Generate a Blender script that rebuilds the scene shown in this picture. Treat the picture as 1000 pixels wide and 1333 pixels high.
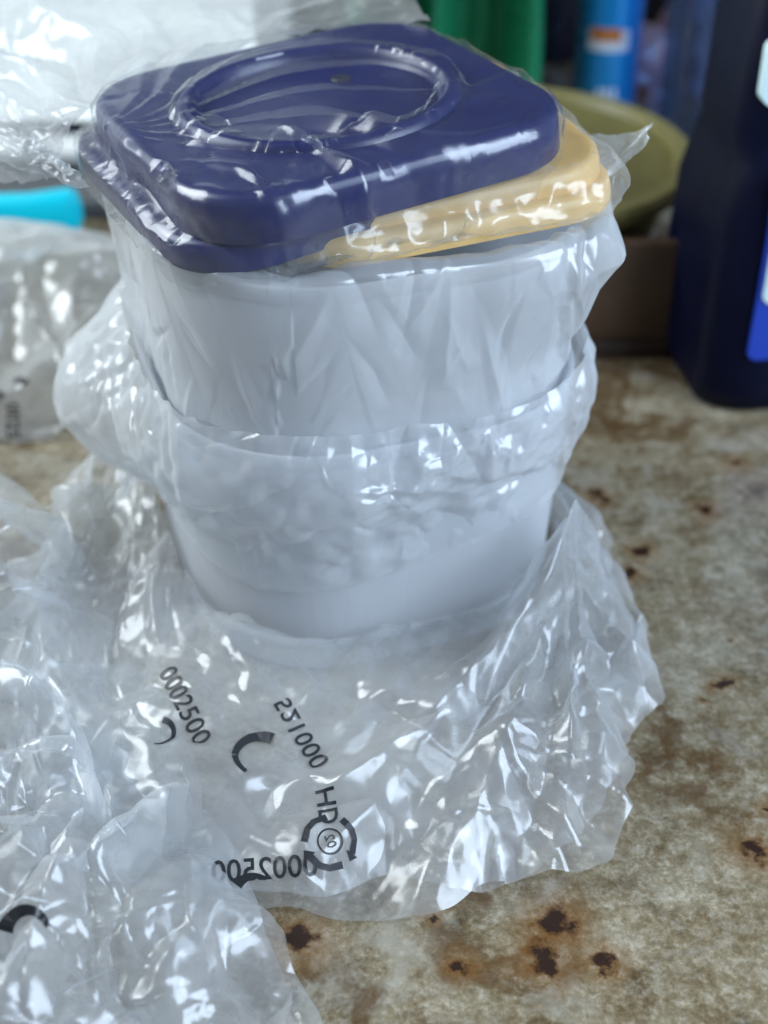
import bpy, bmesh, math
import numpy as np
from mathutils import Vector, Matrix
from mathutils.bvhtree import BVHTree
from mathutils.geometry import delaunay_2d_cdt

for o in list(bpy.data.objects):
    bpy.data.objects.remove(o)
scn = bpy.context.scene
C = scn.collection
PI = math.pi
R = math.radians

# ------------------------------------------------------------------ camera
CAM = (0.0, -0.741, 0.58)
PITCH = 36.6
FPX = 1800.0
cd = bpy.data.cameras.new('camera')
cam = bpy.data.objects.new('camera', cd)
C.objects.link(cam)
cam.location = CAM
cam.rotation_euler = (R(90 - PITCH), 0, 0)
cd.sensor_fit = 'VERTICAL'
cd.sensor_height = 36
cd.lens = 36 * FPX / 1333
cd.clip_start = 0.01
cd.clip_end = 60
cd.dof.use_dof = True
cd.dof.focus_distance = 0.70
cd.dof.aperture_fstop = 3.9
scn.camera = cam
scn.render.resolution_x, scn.render.resolution_y = 768, 1024

# ------------------------------------------------------------------ light
w = bpy.data.worlds.new('World')
scn.world = w
w.use_nodes = True
bg = w.node_tree.nodes['Background']
bg.inputs[0].default_value = (0.62, 0.70, 0.85, 1)
bg.inputs[1].default_value = 0.17


def area(name, loc, target, size, power, col):
    l = bpy.data.lights.new(name, 'AREA')
    l.shape = 'RECTANGLE'
    l.size, l.size_y = size
    l.energy = power
    l.color = col
    o = bpy.data.objects.new(name, l)
    C.objects.link(o)
    o.location = loc
    d = Vector(target) - Vector(loc)
    o.rotation_euler = d.to_track_quat('-Z', 'Y').to_euler()
    return o


# daylight from the windows of the room: one beyond the counter to the left, one to the right of the camera
area('window_light', (-1.35, 0.30, 1.05), (-0.05, 0.0, 0.2), (1.1, 1.1), 40, (0.86, 0.95, 1.0))
area('room_window_light', (1.65, -0.95, 1.25), (0.0, 0.0, 0.1), (1.6, 1.4), 74, (0.66, 0.81, 1.0))
scn.view_settings.view_transform = 'Standard'
scn.view_settings.look = 'None'
scn.view_settings.exposure = 0.08
scn.view_settings.gamma = 1
scn.render.engine = 'CYCLES'
scn.cycles.use_denoising = True
scn.cycles.use_adaptive_sampling = True
scn.cycles.adaptive_threshold = 0.03
scn.cycles.adaptive_min_samples = 16
scn.cycles.max_bounces = 10
scn.cycles.transparent_max_bounces = 40
scn.cycles.transmission_bounces = 8
scn.cycles.diffuse_bounces = 3
scn.cycles.glossy_bounces = 4
scn.cycles.caustics_reflective = False
scn.cycles.caustics_refractive = False
scn.cycles.sample_clamp_indirect = 4.0


# ------------------------------------------------------------------ helpers
def tag(o, label=None, cat=None, group=None, kind=None):
    if label: o['label'] = label
    if cat: o['category'] = cat
    if group: o['group'] = group
    if kind: o['kind'] = kind
    return o


def empty(name, loc=(0, 0, 0), rot=(0, 0, 0)):
    o = bpy.data.objects.new(name, None)
    o.empty_display_size = 0.02
    C.objects.link(o)
    o.location = loc
    o.rotation_euler = rot
    return o


def mesh_obj(name, verts, faces, mat, parent=None, smooth=True, angle=None):
    me = bpy.data.meshes.new(name)
    me.from_pydata([tuple(v) for v in verts], [], faces)
    me.update()
    return link(name, me, mat, parent, smooth, angle)


def link(name, me, mat, parent=None, smooth=True, angle=None):
    if smooth:
        me.polygons.foreach_set('use_smooth', [True] * len(me.polygons))
        if angle is not None:
            bm = bmesh.new(); bm.from_mesh(me)
            for e in bm.edges:
                if len(e.link_faces) == 2 and e.calc_face_angle(0) > R(angle):
                    e.smooth = False
            bm.to_mesh(me); bm.free()
    me.materials.append(mat)
    o = bpy.data.objects.new(name, me)
    C.objects.link(o)
    if parent: o.parent = parent
    return o


def rsq(half, r, n=20):
    """outline of a square with rounded corners, starting mid-back, counter-clockwise"""
    pts = []
    c = half - r
    per = []
    for k, (sx, sy) in enumerate([(-1, 1), (-1, -1), (1, -1), (1, 1)]):
        a0 = PI / 2 + k * PI / 2
        for i in range(n + 1):
            a = a0 + i / n * PI / 2
            pts.append((sx * c + r * math.cos(a), sy * c + r * math.sin(a)))
        # straight run to the next corner
        nx, ny = [(-1, 1), (-1, -1), (1, -1), (1, 1)][(k + 1) % 4]
        a1 = a0 + PI / 2
        p0 = (sx * c + r * math.cos(a1), sy * c + r * math.sin(a1))
        p1 = (nx * c + r * math.cos(a1), ny * c + r * math.sin(a1))
        for i in range(1, 8):
            t = i / 8
            pts.append((p0[0] + (p1[0] - p0[0]) * t, p0[1] + (p1[1] - p0[1]) * t))
    return np.array(pts)


def loft(rings, closed_ends=(False, False)):
    """rings: list of (n,3) arrays with equal n -> verts, faces"""
    n = len(rings[0])
    V = np.concatenate(rings)
    F = []
    for k in range(len(rings) - 1):
        for i in range(n):
            j = (i + 1) % n
            F.append((k * n + i, k * n + j, (k + 1) * n + j, (k + 1) * n + i))
    if closed_ends[0]: F.append(tuple(range(n))[::-1])
    if closed_ends[1]: F.append(tuple((len(rings) - 1) * n + i for i in range(n)))
    return V, F


def ring3(o2, z):
    return np.column_stack([o2, np.full(len(o2), z)])


def box(name, size, mat, parent=None, loc=(0, 0, 0), bevel=0.002, seg=2, rot=(0, 0, 0)):
    bm = bmesh.new()
    bmesh.ops.create_cube(bm, size=1)
    bmesh.ops.scale(bm, vec=size, verts=bm.verts)
    if bevel:
        bmesh.ops.bevel(bm, geom=bm.edges[:], offset=bevel, segments=seg, profile=0.5, affect='EDGES')
    me = bpy.data.meshes.new(name)
    bm.to_mesh(me); bm.free()
    o = link(name, me, mat, parent, True, 35)
    o.location = loc
    o.rotation_euler = rot
    return o


def lathe(name, prof, mat, parent=None, n=56, loc=(0, 0, 0), angle=40):
    V, F = [], []
    m = len(prof)
    for i in range(n):
        a = 2 * PI * i / n
        for r, z in prof:
            V.append((r * math.cos(a), r * math.sin(a), z))
    for i in range(n):
        j = (i + 1) % n
        for k in range(m - 1):
            F.append((i * m + k, j * m + k, j * m + k + 1, i * m + k + 1))
    o = mesh_obj(name, V, F, mat, parent, True, angle)
    bm = bmesh.new(); bm.from_mesh(o.data)
    bmesh.ops.remove_doubles(bm, verts=bm.verts, dist=1e-5)
    bm.to_mesh(o.data); bm.free()
    o.location = loc
    return o


# ------------------------------------------------------------------ materials
def mat_new(name):
    m = bpy.data.materials.new(name)
    m.use_nodes = True
    nt = m.node_tree
    nt.nodes.clear()
    out = nt.nodes.new('ShaderNodeOutputMaterial')
    return m, nt, out


def N(nt, t, **kw):
    n = nt.nodes.new(t)
    for k, v in kw.items():
        if k.startswith('i_'):
            n.inputs[k[2:].replace('_', ' ')].default_value = v
        elif k.startswith('n_'):
            n.inputs[int(k[2:])].default_value = v
        else:
            setattr(n, k, v)
    return n


def L(nt, a, b):
    nt.links.new(a, b)


def ramp(nt, stops, fac, interp='LINEAR'):
    r = nt.nodes.new('ShaderNodeValToRGB')
    r.color_ramp.interpolation = interp
    el = r.color_ramp.elements
    while len(el) < len(stops): el.new(0.5)
    for e, (p, c) in zip(el, stops):
        e.position = p
        e.color = (c, c, c, 1) if isinstance(c, (int, float)) else (*c, 1)
    L(nt, fac, r.inputs[0])
    return r.outputs[0]


def mixc(nt, a, b, fac):
    m = nt.nodes.new('ShaderNodeMix')
    m.data_type = 'RGBA'
    for s, v in ((m.inputs[6], a), (m.inputs[7], b), (m.inputs[0], fac)):
        if hasattr(v, 'links'): L(nt, v, s)
        elif isinstance(v, (int, float)): s.default_value = v
        else: s.default_value = (*v, 1)
    return m.outputs[2]


def plain(name, col, rough=0.45, var=0.12, scale=40, bump=0.0, spec=0.5, trans=None, metal=0.0):
    m, nt, out = mat_new(name)
    p = N(nt, 'ShaderNodeBsdfPrincipled')
    p.inputs['Roughness'].default_value = rough
    p.inputs['Metallic'].default_value = metal
    p.inputs['Specular IOR Level'].default_value = spec
    tc = N(nt, 'ShaderNodeTexCoord')
    nz = N(nt, 'ShaderNodeTexNoise', i_Scale=scale, i_Detail=5.0)
    L(nt, tc.outputs['Object'], nz.inputs['Vector'])
    d = tuple(c * (1 - var) for c in col)
    b = tuple(min(1, c * (1 + var)) for c in col)
    L(nt, ramp(nt, [(0.3, d), (0.7, b)], nz.outputs[0]), p.inputs['Base Color'])
    rr = ramp(nt, [(0.3, max(0, rough - 0.06)), (0.7, min(1, rough + 0.08))], nz.outputs[0])
    L(nt, rr, p.inputs['Roughness'])
    if bump:
        b_ = N(nt, 'ShaderNodeBump', i_Strength=bump, i_Distance=0.002)
        L(nt, nz.outputs[0], b_.inputs['Height'])
        L(nt, b_.outputs[0], p.inputs['Normal'])
    if trans:
        t = N(nt, 'ShaderNodeBsdfTranslucent')
        t.inputs[0].default_value = (*col, 1)
        mx = N(nt, 'ShaderNodeMixShader')
        mx.inputs[0].default_value = trans
        L(nt, p.outputs[0], mx.inputs[1]); L(nt, t.outputs[0], mx.inputs[2])
        L(nt, mx.outputs[0], out.inputs[0])
    else:
        L(nt, p.outputs[0], out.inputs[0])
    return m


def film(name, haze=0.12, tint=(0.97, 0.98, 0.985), rough=0.1, gloss=1.0, hcol=(0.86, 0.88, 0.9), back=0.5):
    """thin clear polythene: see-through, a little milky, shiny on both faces"""
    m, nt, out = mat_new(name)
    tc = N(nt, 'ShaderNodeTexCoord')
    n2 = N(nt, 'ShaderNodeTexNoise', i_Scale=16.0, i_Detail=1.0)
    L(nt, tc.outputs['Object'], n2.inputs['Vector'])
    tr = N(nt, 'ShaderNodeBsdfTransparent'); tr.inputs[0].default_value = (*tint, 1)
    df = N(nt, 'ShaderNodeBsdfDiffuse'); df.inputs[0].default_value = (*hcol, 1)
    tl = N(nt, 'ShaderNodeBsdfTranslucent'); tl.inputs[0].default_value = (*hcol, 1)
    dm = N(nt, 'ShaderNodeMixShader'); dm.inputs[0].default_value = back
    L(nt, df.outputs[0], dm.inputs[1]); L(nt, tl.outputs[0], dm.inputs[2])
    lw = N(nt, 'ShaderNodeLayerWeight', i_Blend=0.5)
    # haze grows where the film is seen edge-on (longer way through it)
    hz = N(nt, 'ShaderNodeMath', operation='POWER'); L(nt, lw.outputs['Facing'], hz.inputs[0]); hz.inputs[1].default_value = 2.5
    hz2 = N(nt, 'ShaderNodeMath', operation='MULTIPLY_ADD', use_clamp=True)
    L(nt, hz.outputs[0], hz2.inputs[0]); hz2.inputs[1].default_value = haze * 0.5
    L(nt, ramp(nt, [(0.3, haze * 0.75), (0.7, haze * 1.25)], n2.outputs[0]), hz2.inputs[2])
    m1 = N(nt, 'ShaderNodeMixShader')
    L(nt, hz2.outputs[0], m1.inputs[0]); L(nt, tr.outputs[0], m1.inputs[1]); L(nt, dm.outputs[0], m1.inputs[2])
    gl = N(nt, 'ShaderNodeBsdfGlossy', i_Roughness=rough); gl.inputs[0].default_value = (1, 1, 1, 1)
    # Schlick for the two faces of the film
    pw = N(nt, 'ShaderNodeMath', operation='POWER'); L(nt, lw.outputs['Facing'], pw.inputs[0]); pw.inputs[1].default_value = 5.0
    fr = N(nt, 'ShaderNodeMath', operation='MULTIPLY_ADD', use_clamp=True)
    L(nt, pw.outputs[0], fr.inputs[0]); fr.inputs[1].default_value = 0.45 * gloss; fr.inputs[2].default_value = 0.085 * gloss
    m2 = N(nt, 'ShaderNodeMixShader')
    L(nt, fr.outputs[0], m2.inputs[0]); L(nt, m1.outputs[0], m2.inputs[1]); L(nt, gl.outputs[0], m2.inputs[2])
    L(nt, m2.outputs[0], out.inputs[0])
    return m


def granite():
    m, nt, out = mat_new('granite')
    p = N(nt, 'ShaderNodeBsdfPrincipled')
    tc = N(nt, 'ShaderNodeTexCoord')
    co = tc.outputs['Object']

    def noise(scale, det=6.0, rough=0.6, dist=0.0, off=0.0):
        n = N(nt, 'ShaderNodeTexNoise', i_Scale=scale, i_Detail=det, i_Roughness=rough, i_Distortion=dist)
        mp = N(nt, 'ShaderNodeMapping'); mp.inputs[1].default_value = (off, off * 1.7, off * 0.3)
        L(nt, co, mp.inputs[0]); L(nt, mp.outputs[0], n.inputs['Vector'])
        return n.outputs[0]
    big = noise(9, 5, 0.6, 0.3)
    mid = noise(32, 6, 0.62, 0.4, 3.1)
    fine = noise(150, 5, 0.7, 0.3, 7.7)
    grain = noise(420, 3, 0.7, 0.0, 1.3)
    c = ramp(nt, [(0.30, (0.060, 0.034, 0.013)), (0.45, (0.125, 0.086, 0.042)), (0.55, (0.19, 0.150, 0.092)), (0.70, (0.28, 0.245, 0.18))], big)
    c2 = ramp(nt, [(0.34, (0.034, 0.018, 0.007)), (0.46, (0.115, 0.080, 0.038)), (0.56, (0.20, 0.165, 0.105)), (0.72, (0.33, 0.30, 0.235))], mid)
    c = mixc(nt, c, c2, 0.6)
    # grey-green mineral grains
    c3 = ramp(nt, [(0.36, (0.030, 0.022, 0.012)), (0.5, (0.14, 0.12, 0.08)), (0.66, (0.38, 0.355, 0.29))], fine)
    c = mixc(nt, c, c3, 0.38)
    g = ramp(nt, [(0.36, 1.25), (0.66, 1.95)], grain)
    mu = N(nt, 'ShaderNodeMix', data_type='RGBA', blend_type='MULTIPLY'); mu.inputs[0].default_value = 0.8
    L(nt, c, mu.inputs[6]); L(nt, g, mu.inputs[7]); c = mu.outputs[2]
    # pale quartz islands
    q = ramp(nt, [(0.53, 0.0), (0.68, 0.7)], noise(24, 6, 0.65, 0.5, 12.3))
    c = mixc(nt, c, (0.36, 0.335, 0.275), q)
    # brown veins
    vn = ramp(nt, [(0.44, 0.0), (0.49, 0.75), (0.52, 0.75), (0.57, 0.0)], noise(13, 5, 0.6, 0.15, 21.0))
    vm = ramp(nt, [(0.5, 0.0), (0.6, 1.0)], noise(7, 2, 0.5, 0, 31))
    mm = N(nt, 'ShaderNodeMath', operation='MULTIPLY'); L(nt, vn, mm.inputs[0]); L(nt, vm, mm.inputs[1])
    c = mixc(nt, c, (0.085, 0.042, 0.013), mm.outputs[0])
    # rusty mineral spots with dark cores
    dn = N(nt, 'ShaderNodeTexNoise', i_Scale=60.0, i_Detail=7.0, i_Roughness=0.65)
    L(nt, co, dn.inputs['Vector'])
    wv = N(nt, 'ShaderNodeVectorMath', operation='MULTIPLY_ADD')
    L(nt, dn.outputs[1], wv.inputs[0]); wv.inputs[1].default_value = (0.034,) * 3
    L(nt, co, wv.inputs[2])
    spots = SPOTS
    halo = core = None
    for (x, y, r) in spots:
        d = N(nt, 'ShaderNodeVectorMath', operation='DISTANCE')
        L(nt, wv.outputs[0], d.inputs[0]); d.inputs[1].default_value = (x + 0.017, y + 0.017, 0.017)
        s = N(nt, 'ShaderNodeMath', operation='DIVIDE'); L(nt, d.outputs['Value'], s.inputs[0]); s.inputs[1].default_value = r
        if halo is None: halo = s.outputs[0]
        else:
            mn = N(nt, 'ShaderNodeMath', operation='MINIMUM'); L(nt, halo, mn.inputs[0]); L(nt, s.outputs[0], mn.inputs[1]); halo = mn.outputs[0]
    vo = N(nt, 'ShaderNodeTexVoronoi', i_Scale=17.0); L(nt, wv.outputs[0], vo.inputs['Vector'])
    vs = N(nt, 'ShaderNodeMath', operation='MULTIPLY'); L(nt, vo.outputs['Distance'], vs.inputs[0]); vs.inputs[1].default_value = 13.0
    mn = N(nt, 'ShaderNodeMath', operation='MINIMUM'); L(nt, halo, mn.inputs[0]); L(nt, vs.outputs[0], mn.inputs[1]); halo = mn.outputs[0]
    hm = ramp(nt, [(0.20, 0.8), (0.34, 0.35), (0.75, 0.0)], N_half(nt, halo))
    c = mixc(nt, c, (0.20, 0.085, 0.016), hm)
    cm = ramp(nt, [(0.16, 0.95), (0.30, 0.0)], N_half(nt, halo))
    c = mixc(nt, c, (0.022, 0.012, 0.010), cm)
    L(nt, c, p.inputs['Base Color'])
    L(nt, ramp(nt, [(0.3, 0.10), (0.7, 0.22)], fine), p.inputs['Roughness'])
    p.inputs['Specular IOR Level'].default_value = 0.4
    b = N(nt, 'ShaderNodeBump', i_Strength=0.05, i_Distance=0.001)
    L(nt, fine, b.inputs['Height']); L(nt, b.outputs[0], p.inputs['Normal'])
    L(nt, p.outputs[0], out.inputs[0])
    return m


def N_half(nt, s):
    n = N(nt, 'ShaderNodeMath', operation='MULTIPLY', use_clamp=True)
    L(nt, s, n.inputs[0]); n.inputs[1].default_value = 0.5
    return n.outputs[0]


SPOTS = [(0.205, -0.135, 0.010), (0.196, -0.262, 0.016), (0.087, -0.306, 0.019), (0.078, -0.327, 0.017),
         (0.024, -0.302, 0.008), (-0.041, -0.315, 0.018), (0.036, -0.333, 0.012), (0.107, -0.330, 0.013), (0.228, 0.04, 0.012), (0.175, -0.005, 0.013), (0.165, -0.03, 0.010), (0.255, -0.06, 0.007), (0.215, -0.235, 0.010), (0.155, 0.06, 0.012), (0.26, 0.10, 0.012)]


def container_mat():
    m, nt, out = mat_new('translucent_white_plastic')
    p = N(nt, 'ShaderNodeBsdfPrincipled')
    tc = N(nt, 'ShaderNodeTexCoord')
    nz = N(nt, 'ShaderNodeTexNoise', i_Scale=18.0, i_Detail=4.0)
    mp = N(nt, 'ShaderNodeMapping'); mp.inputs[3].default_value = (9, 9, 0.5)
    L(nt, tc.outputs['Object'], nz.inputs['Vector'])
    L(nt, tc.outputs['Object'], mp.inputs[0])
    n2 = N(nt, 'ShaderNodeTexNoise', i_Scale=26.0, i_Detail=3.0); L(nt, mp.outputs[0], n2.inputs['Vector'])
    col = ramp(nt, [(0.3, (0.80, 0.815, 0.83)), (0.7, (0.86, 0.87, 0.885))], nz.outputs[0])
    L(nt, col, p.inputs['Base Color'])
    L(nt, ramp(nt, [(0.3, 0.3), (0.7, 0.42)], n2.outputs[0]), p.inputs['Roughness'])
    b = N(nt, 'ShaderNodeBump', i_Strength=0.40, i_Distance=0.001)
    L(nt, n2.outputs[0], b.inputs['Height']); L(nt, b.outputs[0], p.inputs['Normal'])
    t = N(nt, 'ShaderNodeBsdfTranslucent'); t.inputs[0].default_value = (0.88, 0.90, 0.93, 1)
    mx = N(nt, 'ShaderNodeMixShader'); mx.inputs[0].default_value = 0.58
    L(nt, p.outputs[0], mx.inputs[1]); L(nt, t.outputs[0], mx.inputs[2])
    L(nt, mx.outputs[0], out.inputs[0])
    return m


M_cont = container_mat()
M_blue = plain('navy_blue_plastic', (0.003, 0.009, 0.090), 0.32, 0.10, 60, 0.05)
M_yellow = plain('yellow_plastic', (0.92, 0.62, 0.25), 0.38, 0.08, 60, 0.05, trans=0.2)
M_hole = plain('dark_vent', (0.01, 0.012, 0.03), 0.6)
M_ink = plain('black_ink', (0.012, 0.014, 0.018), 0.5)
M_film_lid = film('film_lids', haze=0.045, rough=0.25, gloss=0.75)
M_film_mouth = film('film_mouth', haze=0.5, rough=0.13, back=0.7, gloss=0.55)
M_film_up = film('film_upper', haze=0.46, rough=0.22, gloss=0.75)
M_film_low = film('film_lower', haze=0.44, rough=0.22, gloss=0.75)
M_film_yel = film('film_yellow', haze=0.14, rough=0.25, gloss=0.65)
M_film_base = film('film_base', haze=0.27, rough=0.21, gloss=0.75)
M_film_heap = film('film_heap', haze=0.27, rough=0.21, gloss=0.75)
M_film_back = film('film_back', haze=0.5, rough=0.14, back=0.65)

# ------------------------------------------------------------------ setting
M_granite = granite()
V = [(-1.6, -0.75, 0), (1.6, -0.75, 0), (1.6, 1.5, 0), (-1.6, 1.5, 0),
     (-1.6, -0.75, -0.03), (1.6, -0.75, -0.03), (1.6, 1.5, -0.03), (-1.6, 1.5, -0.03)]
tag(mesh_obj('countertop', V, [(0, 1, 2, 3), (7, 6, 5, 4), (0, 4, 5, 1), (1, 5, 6, 2), (2, 6, 7, 3), (3, 7, 4, 0)], M_granite, None, False), kind='structure')
M_wall = plain('dark_backsplash', (0.008, 0.010, 0.018), 0.6, 0.3, 6, spec=0.2)
tag(box('back_wall', (3.2, 0.06, 1.6), M_wall, None, (0, 1.535, 0.75), 0.0), kind='structure')
tag(box('side_wall', (1.5, 0.10, 1.6), M_wall, None, (-0.87, 0.745, 0.802), 0.0), kind='structure')

# ------------------------------------------------------------------ containers
TH = R(19)
rot = lambda P, a: np.stack([P[..., 0] * math.cos(a) - P[..., 1] * math.sin(a), P[..., 0] * math.sin(a) + P[..., 1] * math.cos(a)], -1)


def half_at(z, z0, z1, h0, h1):
    return h0 + (h1 - h0) * (z - z0) / (z1 - z0)


def container(name, loc, H, hb, ht, label):
    t = empty(name, loc, (0, 0, TH))
    r0, r1 = 0.086, 0.090
    th = 0.0022
    prof = []  # outer wall up, inner wall down
    for k in range(9):
        f = k / 8
        prof.append((hb + (ht - hb) * f, r0 + (r1 - r0) * f, 0.006 + (H - 0.012 - 0.006) * f))
    rings = [ring3(rsq(hb - 0.008, r0 - 0.008), 0.0), ring3(rsq(hb - 0.002, r0 - 0.002), 0.0015)]
    rings += [ring3(rsq(h, r), z) for h, r, z in prof]
    rings += [ring3(rsq(ht - th, r1 - th), H - 0.010), ring3(rsq(hb - th, r0 - th), 0.008), ring3(rsq(hb - th - 0.006, r0 - th - 0.006), 0.0045)]
    Vv, F = loft(rings, (True, True))
    mesh_obj('body', Vv, F, M_cont, t, True, 50)
    # rolled rim
    rr = []
    for (d, z) in [(-0.002, H - 0.009), (0.0006, H - 0.009), (0.0013, H - 0.0070), (0.0013, H - 0.002), (0.0006, H), (-0.0005, H), (-0.002, H - 0.0015), (-0.0022, H - 0.011)]:
        rr.append(ring3(rsq(ht + d, r1 + d), z))
    Vv, F = loft(rr)
    mesh_obj('rim', Vv, F, M_cont, t, True, 40)
    # step bead low on the wall
    zb = 0.022
    hz = hb + (ht - hb) * zb / H
    rr = [ring3(rsq(hz + d, r0 + d), zb + z) for d, z in [(-0.0005, -0.004), (0.0005, -0.002), (0.0006, 0.0006), (0.0003, 0.0045), (-0.0005, 0.006)]]
    Vv, F = loft(rr)
    mesh_obj('foot_bead', Vv, F, M_cont, t, True, 60)
    tag(t, label, 'container', 'nested white containers')
    return t


LOWC = dict(x=-0.021, y=0.0, z=0.002, H=0.163, hb=0.1170, ht=0.1240)
UPC = dict(x=-0.020, y=0.0, z=0.092, H=0.171, hb=0.1165, ht=0.1210)
container('food_container', (LOWC['x'], LOWC['y'], LOWC['z']), LOWC['H'], LOWC['hb'], LOWC['ht'],
          'lower white translucent square food container standing in the crumpled bag on the counter')
container('food_container', (UPC['x'], UPC['y'], UPC['z']), UPC['H'], UPC['hb'], UPC['ht'],
          'upper white translucent food container nested in the lower one, right under the lids')


def lid(name, loc, rotn, s, r, hgt, mat, label, ring_r):
    t = empty(name, loc, rotn)
    # top panel and skirt: a thin shell, open below
    rings = []
    for (d, z) in [(0.0, -hgt), (0.0005, -hgt + 0.001), (-0.0005, -0.006), (-0.0015, -0.0025), (-0.0035, -0.0006), (-0.006, 0.0), (-0.010, 0.0)]:
        rings.append(ring3(rsq(s + d, r + d), z))
    Vv, F = loft(rings)
    mesh_obj('skirt', Vv, F, mat, t, True, 60)
    inner = [ring3(rsq(s - 0.003, r - 0.003), -hgt + 0.0002), ring3(rsq(s - 0.004, r - 0.004), -0.003)]
    o2 = rsq(s - 0.010, r - 0.010)
    n = len(o2)
    top = [ring3(o2, 0.0)]
    # blend from the rounded square to the ring
    for f in (0.25, 0.5, 0.75, 1.0):
        ang = np.arctan2(o2[:, 1], o2[:, 0])
        circ = np.stack([np.cos(ang), np.sin(ang)], 1) * (ring_r + 0.006)
        top.append(ring3(o2 * (1 - f) + circ * f, 0.0))
    circ = lambda rad, z: ring3(np.stack([np.cos(ang), np.sin(ang)], 1) * rad, z)
    Vv, F = loft(top)
    mesh_obj('top_panel', Vv, F, mat, t, True, 60)
    # raised ring and sunken middle
    rg = [circ(ring_r + 0.0062, -0.0005), circ(ring_r + 0.0055, 0.0012), circ(ring_r + 0.004, 0.0035), circ(ring_r + 0.002, 0.0046), circ(ring_r - 0.001, 0.0046), circ(ring_r - 0.003, 0.0035), circ(ring_r - 0.0048, -0.001), circ(ring_r - 0.0058, -0.0038), circ(ring_r - 0.0075, -0.0044)]
    Vv, F = loft(rg)
    mesh_obj('ring_ridge', Vv, F, mat, t, True, 70)
    Vv, F = loft([circ(ring_r - 0.0075, -0.0044), circ(ring_r * 0.6, -0.0046), circ(ring_r * 0.3, -0.0046), circ(ring_r * 0.04, -0.0046)], (False, True))
    mesh_obj('sunken_disc', Vv, F, mat, t, True, 60)
    Vv, F = loft(inner + [ring3(rsq(s - 0.012, r - 0.012), -0.002)], (False, False))
    mesh_obj('inner_wall', Vv, F, mat, t, True, 60)
    tag(t, label, 'lid', 'stacked container lids')
    return t


t1 = lid('container_lid', (-0.036, 0.002, 0.311), (R(-1.8), R(-3.5), R(27)), 0.1080, 0.048, 0.0245, M_blue,
         'thick navy blue square lid with raised ring, on top of the stack', 0.073)
lathe('vent_dimple', [(0.0, 0.0012), (0.0050, 0.0012), (0.0062, 0.0)], M_hole, t1, 20, (0.028, 0.030, -0.0044))
lid('container_lid', (-0.050, 0.005, 0.2890), (R(-1.0), R(-5.0), R(28)), 0.1065, 0.044, 0.016, M_blue,
    'second navy blue lid, peeking out below the front left of the top lid', 0.073)
lid('container_lid', (0.008, 0.012, 0.2900), (R(1.0), R(-3.0), R(20)), 0.094, 0.040, 0.0125, M_yellow,
    'upper yellow lid under the right side of the blue lids', 0.055)
lid('container_lid', (0.010, 0.006, 0.2795), (R(0.5), R(-1.5), R(21)), 0.097, 0.040, 0.0140, M_yellow,
    'lower yellow lid lying on the white container rim at right', 0.055)

# ------------------------------------------------------------------ film: crumpled thin sheets
rng = np.random.default_rng(7)


def up2(P):
    """double the grid by cubic interpolation"""
    def ax(A):
        n = A.shape[0]
        B = np.empty((2 * n - 1,) + A.shape[1:])
        B[0::2] = A
        E = np.concatenate([2 * A[:1] - A[1:2], A, 2 * A[-1:] - A[-2:-1]])
        B[1::2] = (-E[:-3] + 9 * E[1:-2] + 9 * E[2:-1] - E[3:]) / 16
        return B
    return ax(ax(P).swapaxes(0, 1)).swapaxes(0, 1).copy()


N0 = {}


def freeze(P):
    """keep the normals of the smooth sheet; all later folds are raised along them"""
    N0.clear()
    n = soften(raw_normals(P), 3)
    N0[P.shape] = n / (np.linalg.norm(n, axis=-1, keepdims=True) + 1e-12)
    return P


def normals(P):
    return N0[P.shape] if P.shape in N0 else raw_normals(P)


def raw_normals(P):
    du = np.gradient(P, axis=1); dv = np.gradient(P, axis=0)
    n = np.cross(du, dv)
    return n / (np.linalg.norm(n, axis=-1, keepdims=True) + 1e-12)


def proj(A, B, Lr, k, push=False):
    d = B - A
    l = np.sqrt((d * d).sum(-1)) + 1e-9
    c = (l - Lr) / l
    if push: c = np.minimum(c, 0)
    d *= (c * (0.5 * k))[..., None]
    A += d
    B -= d


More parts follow.
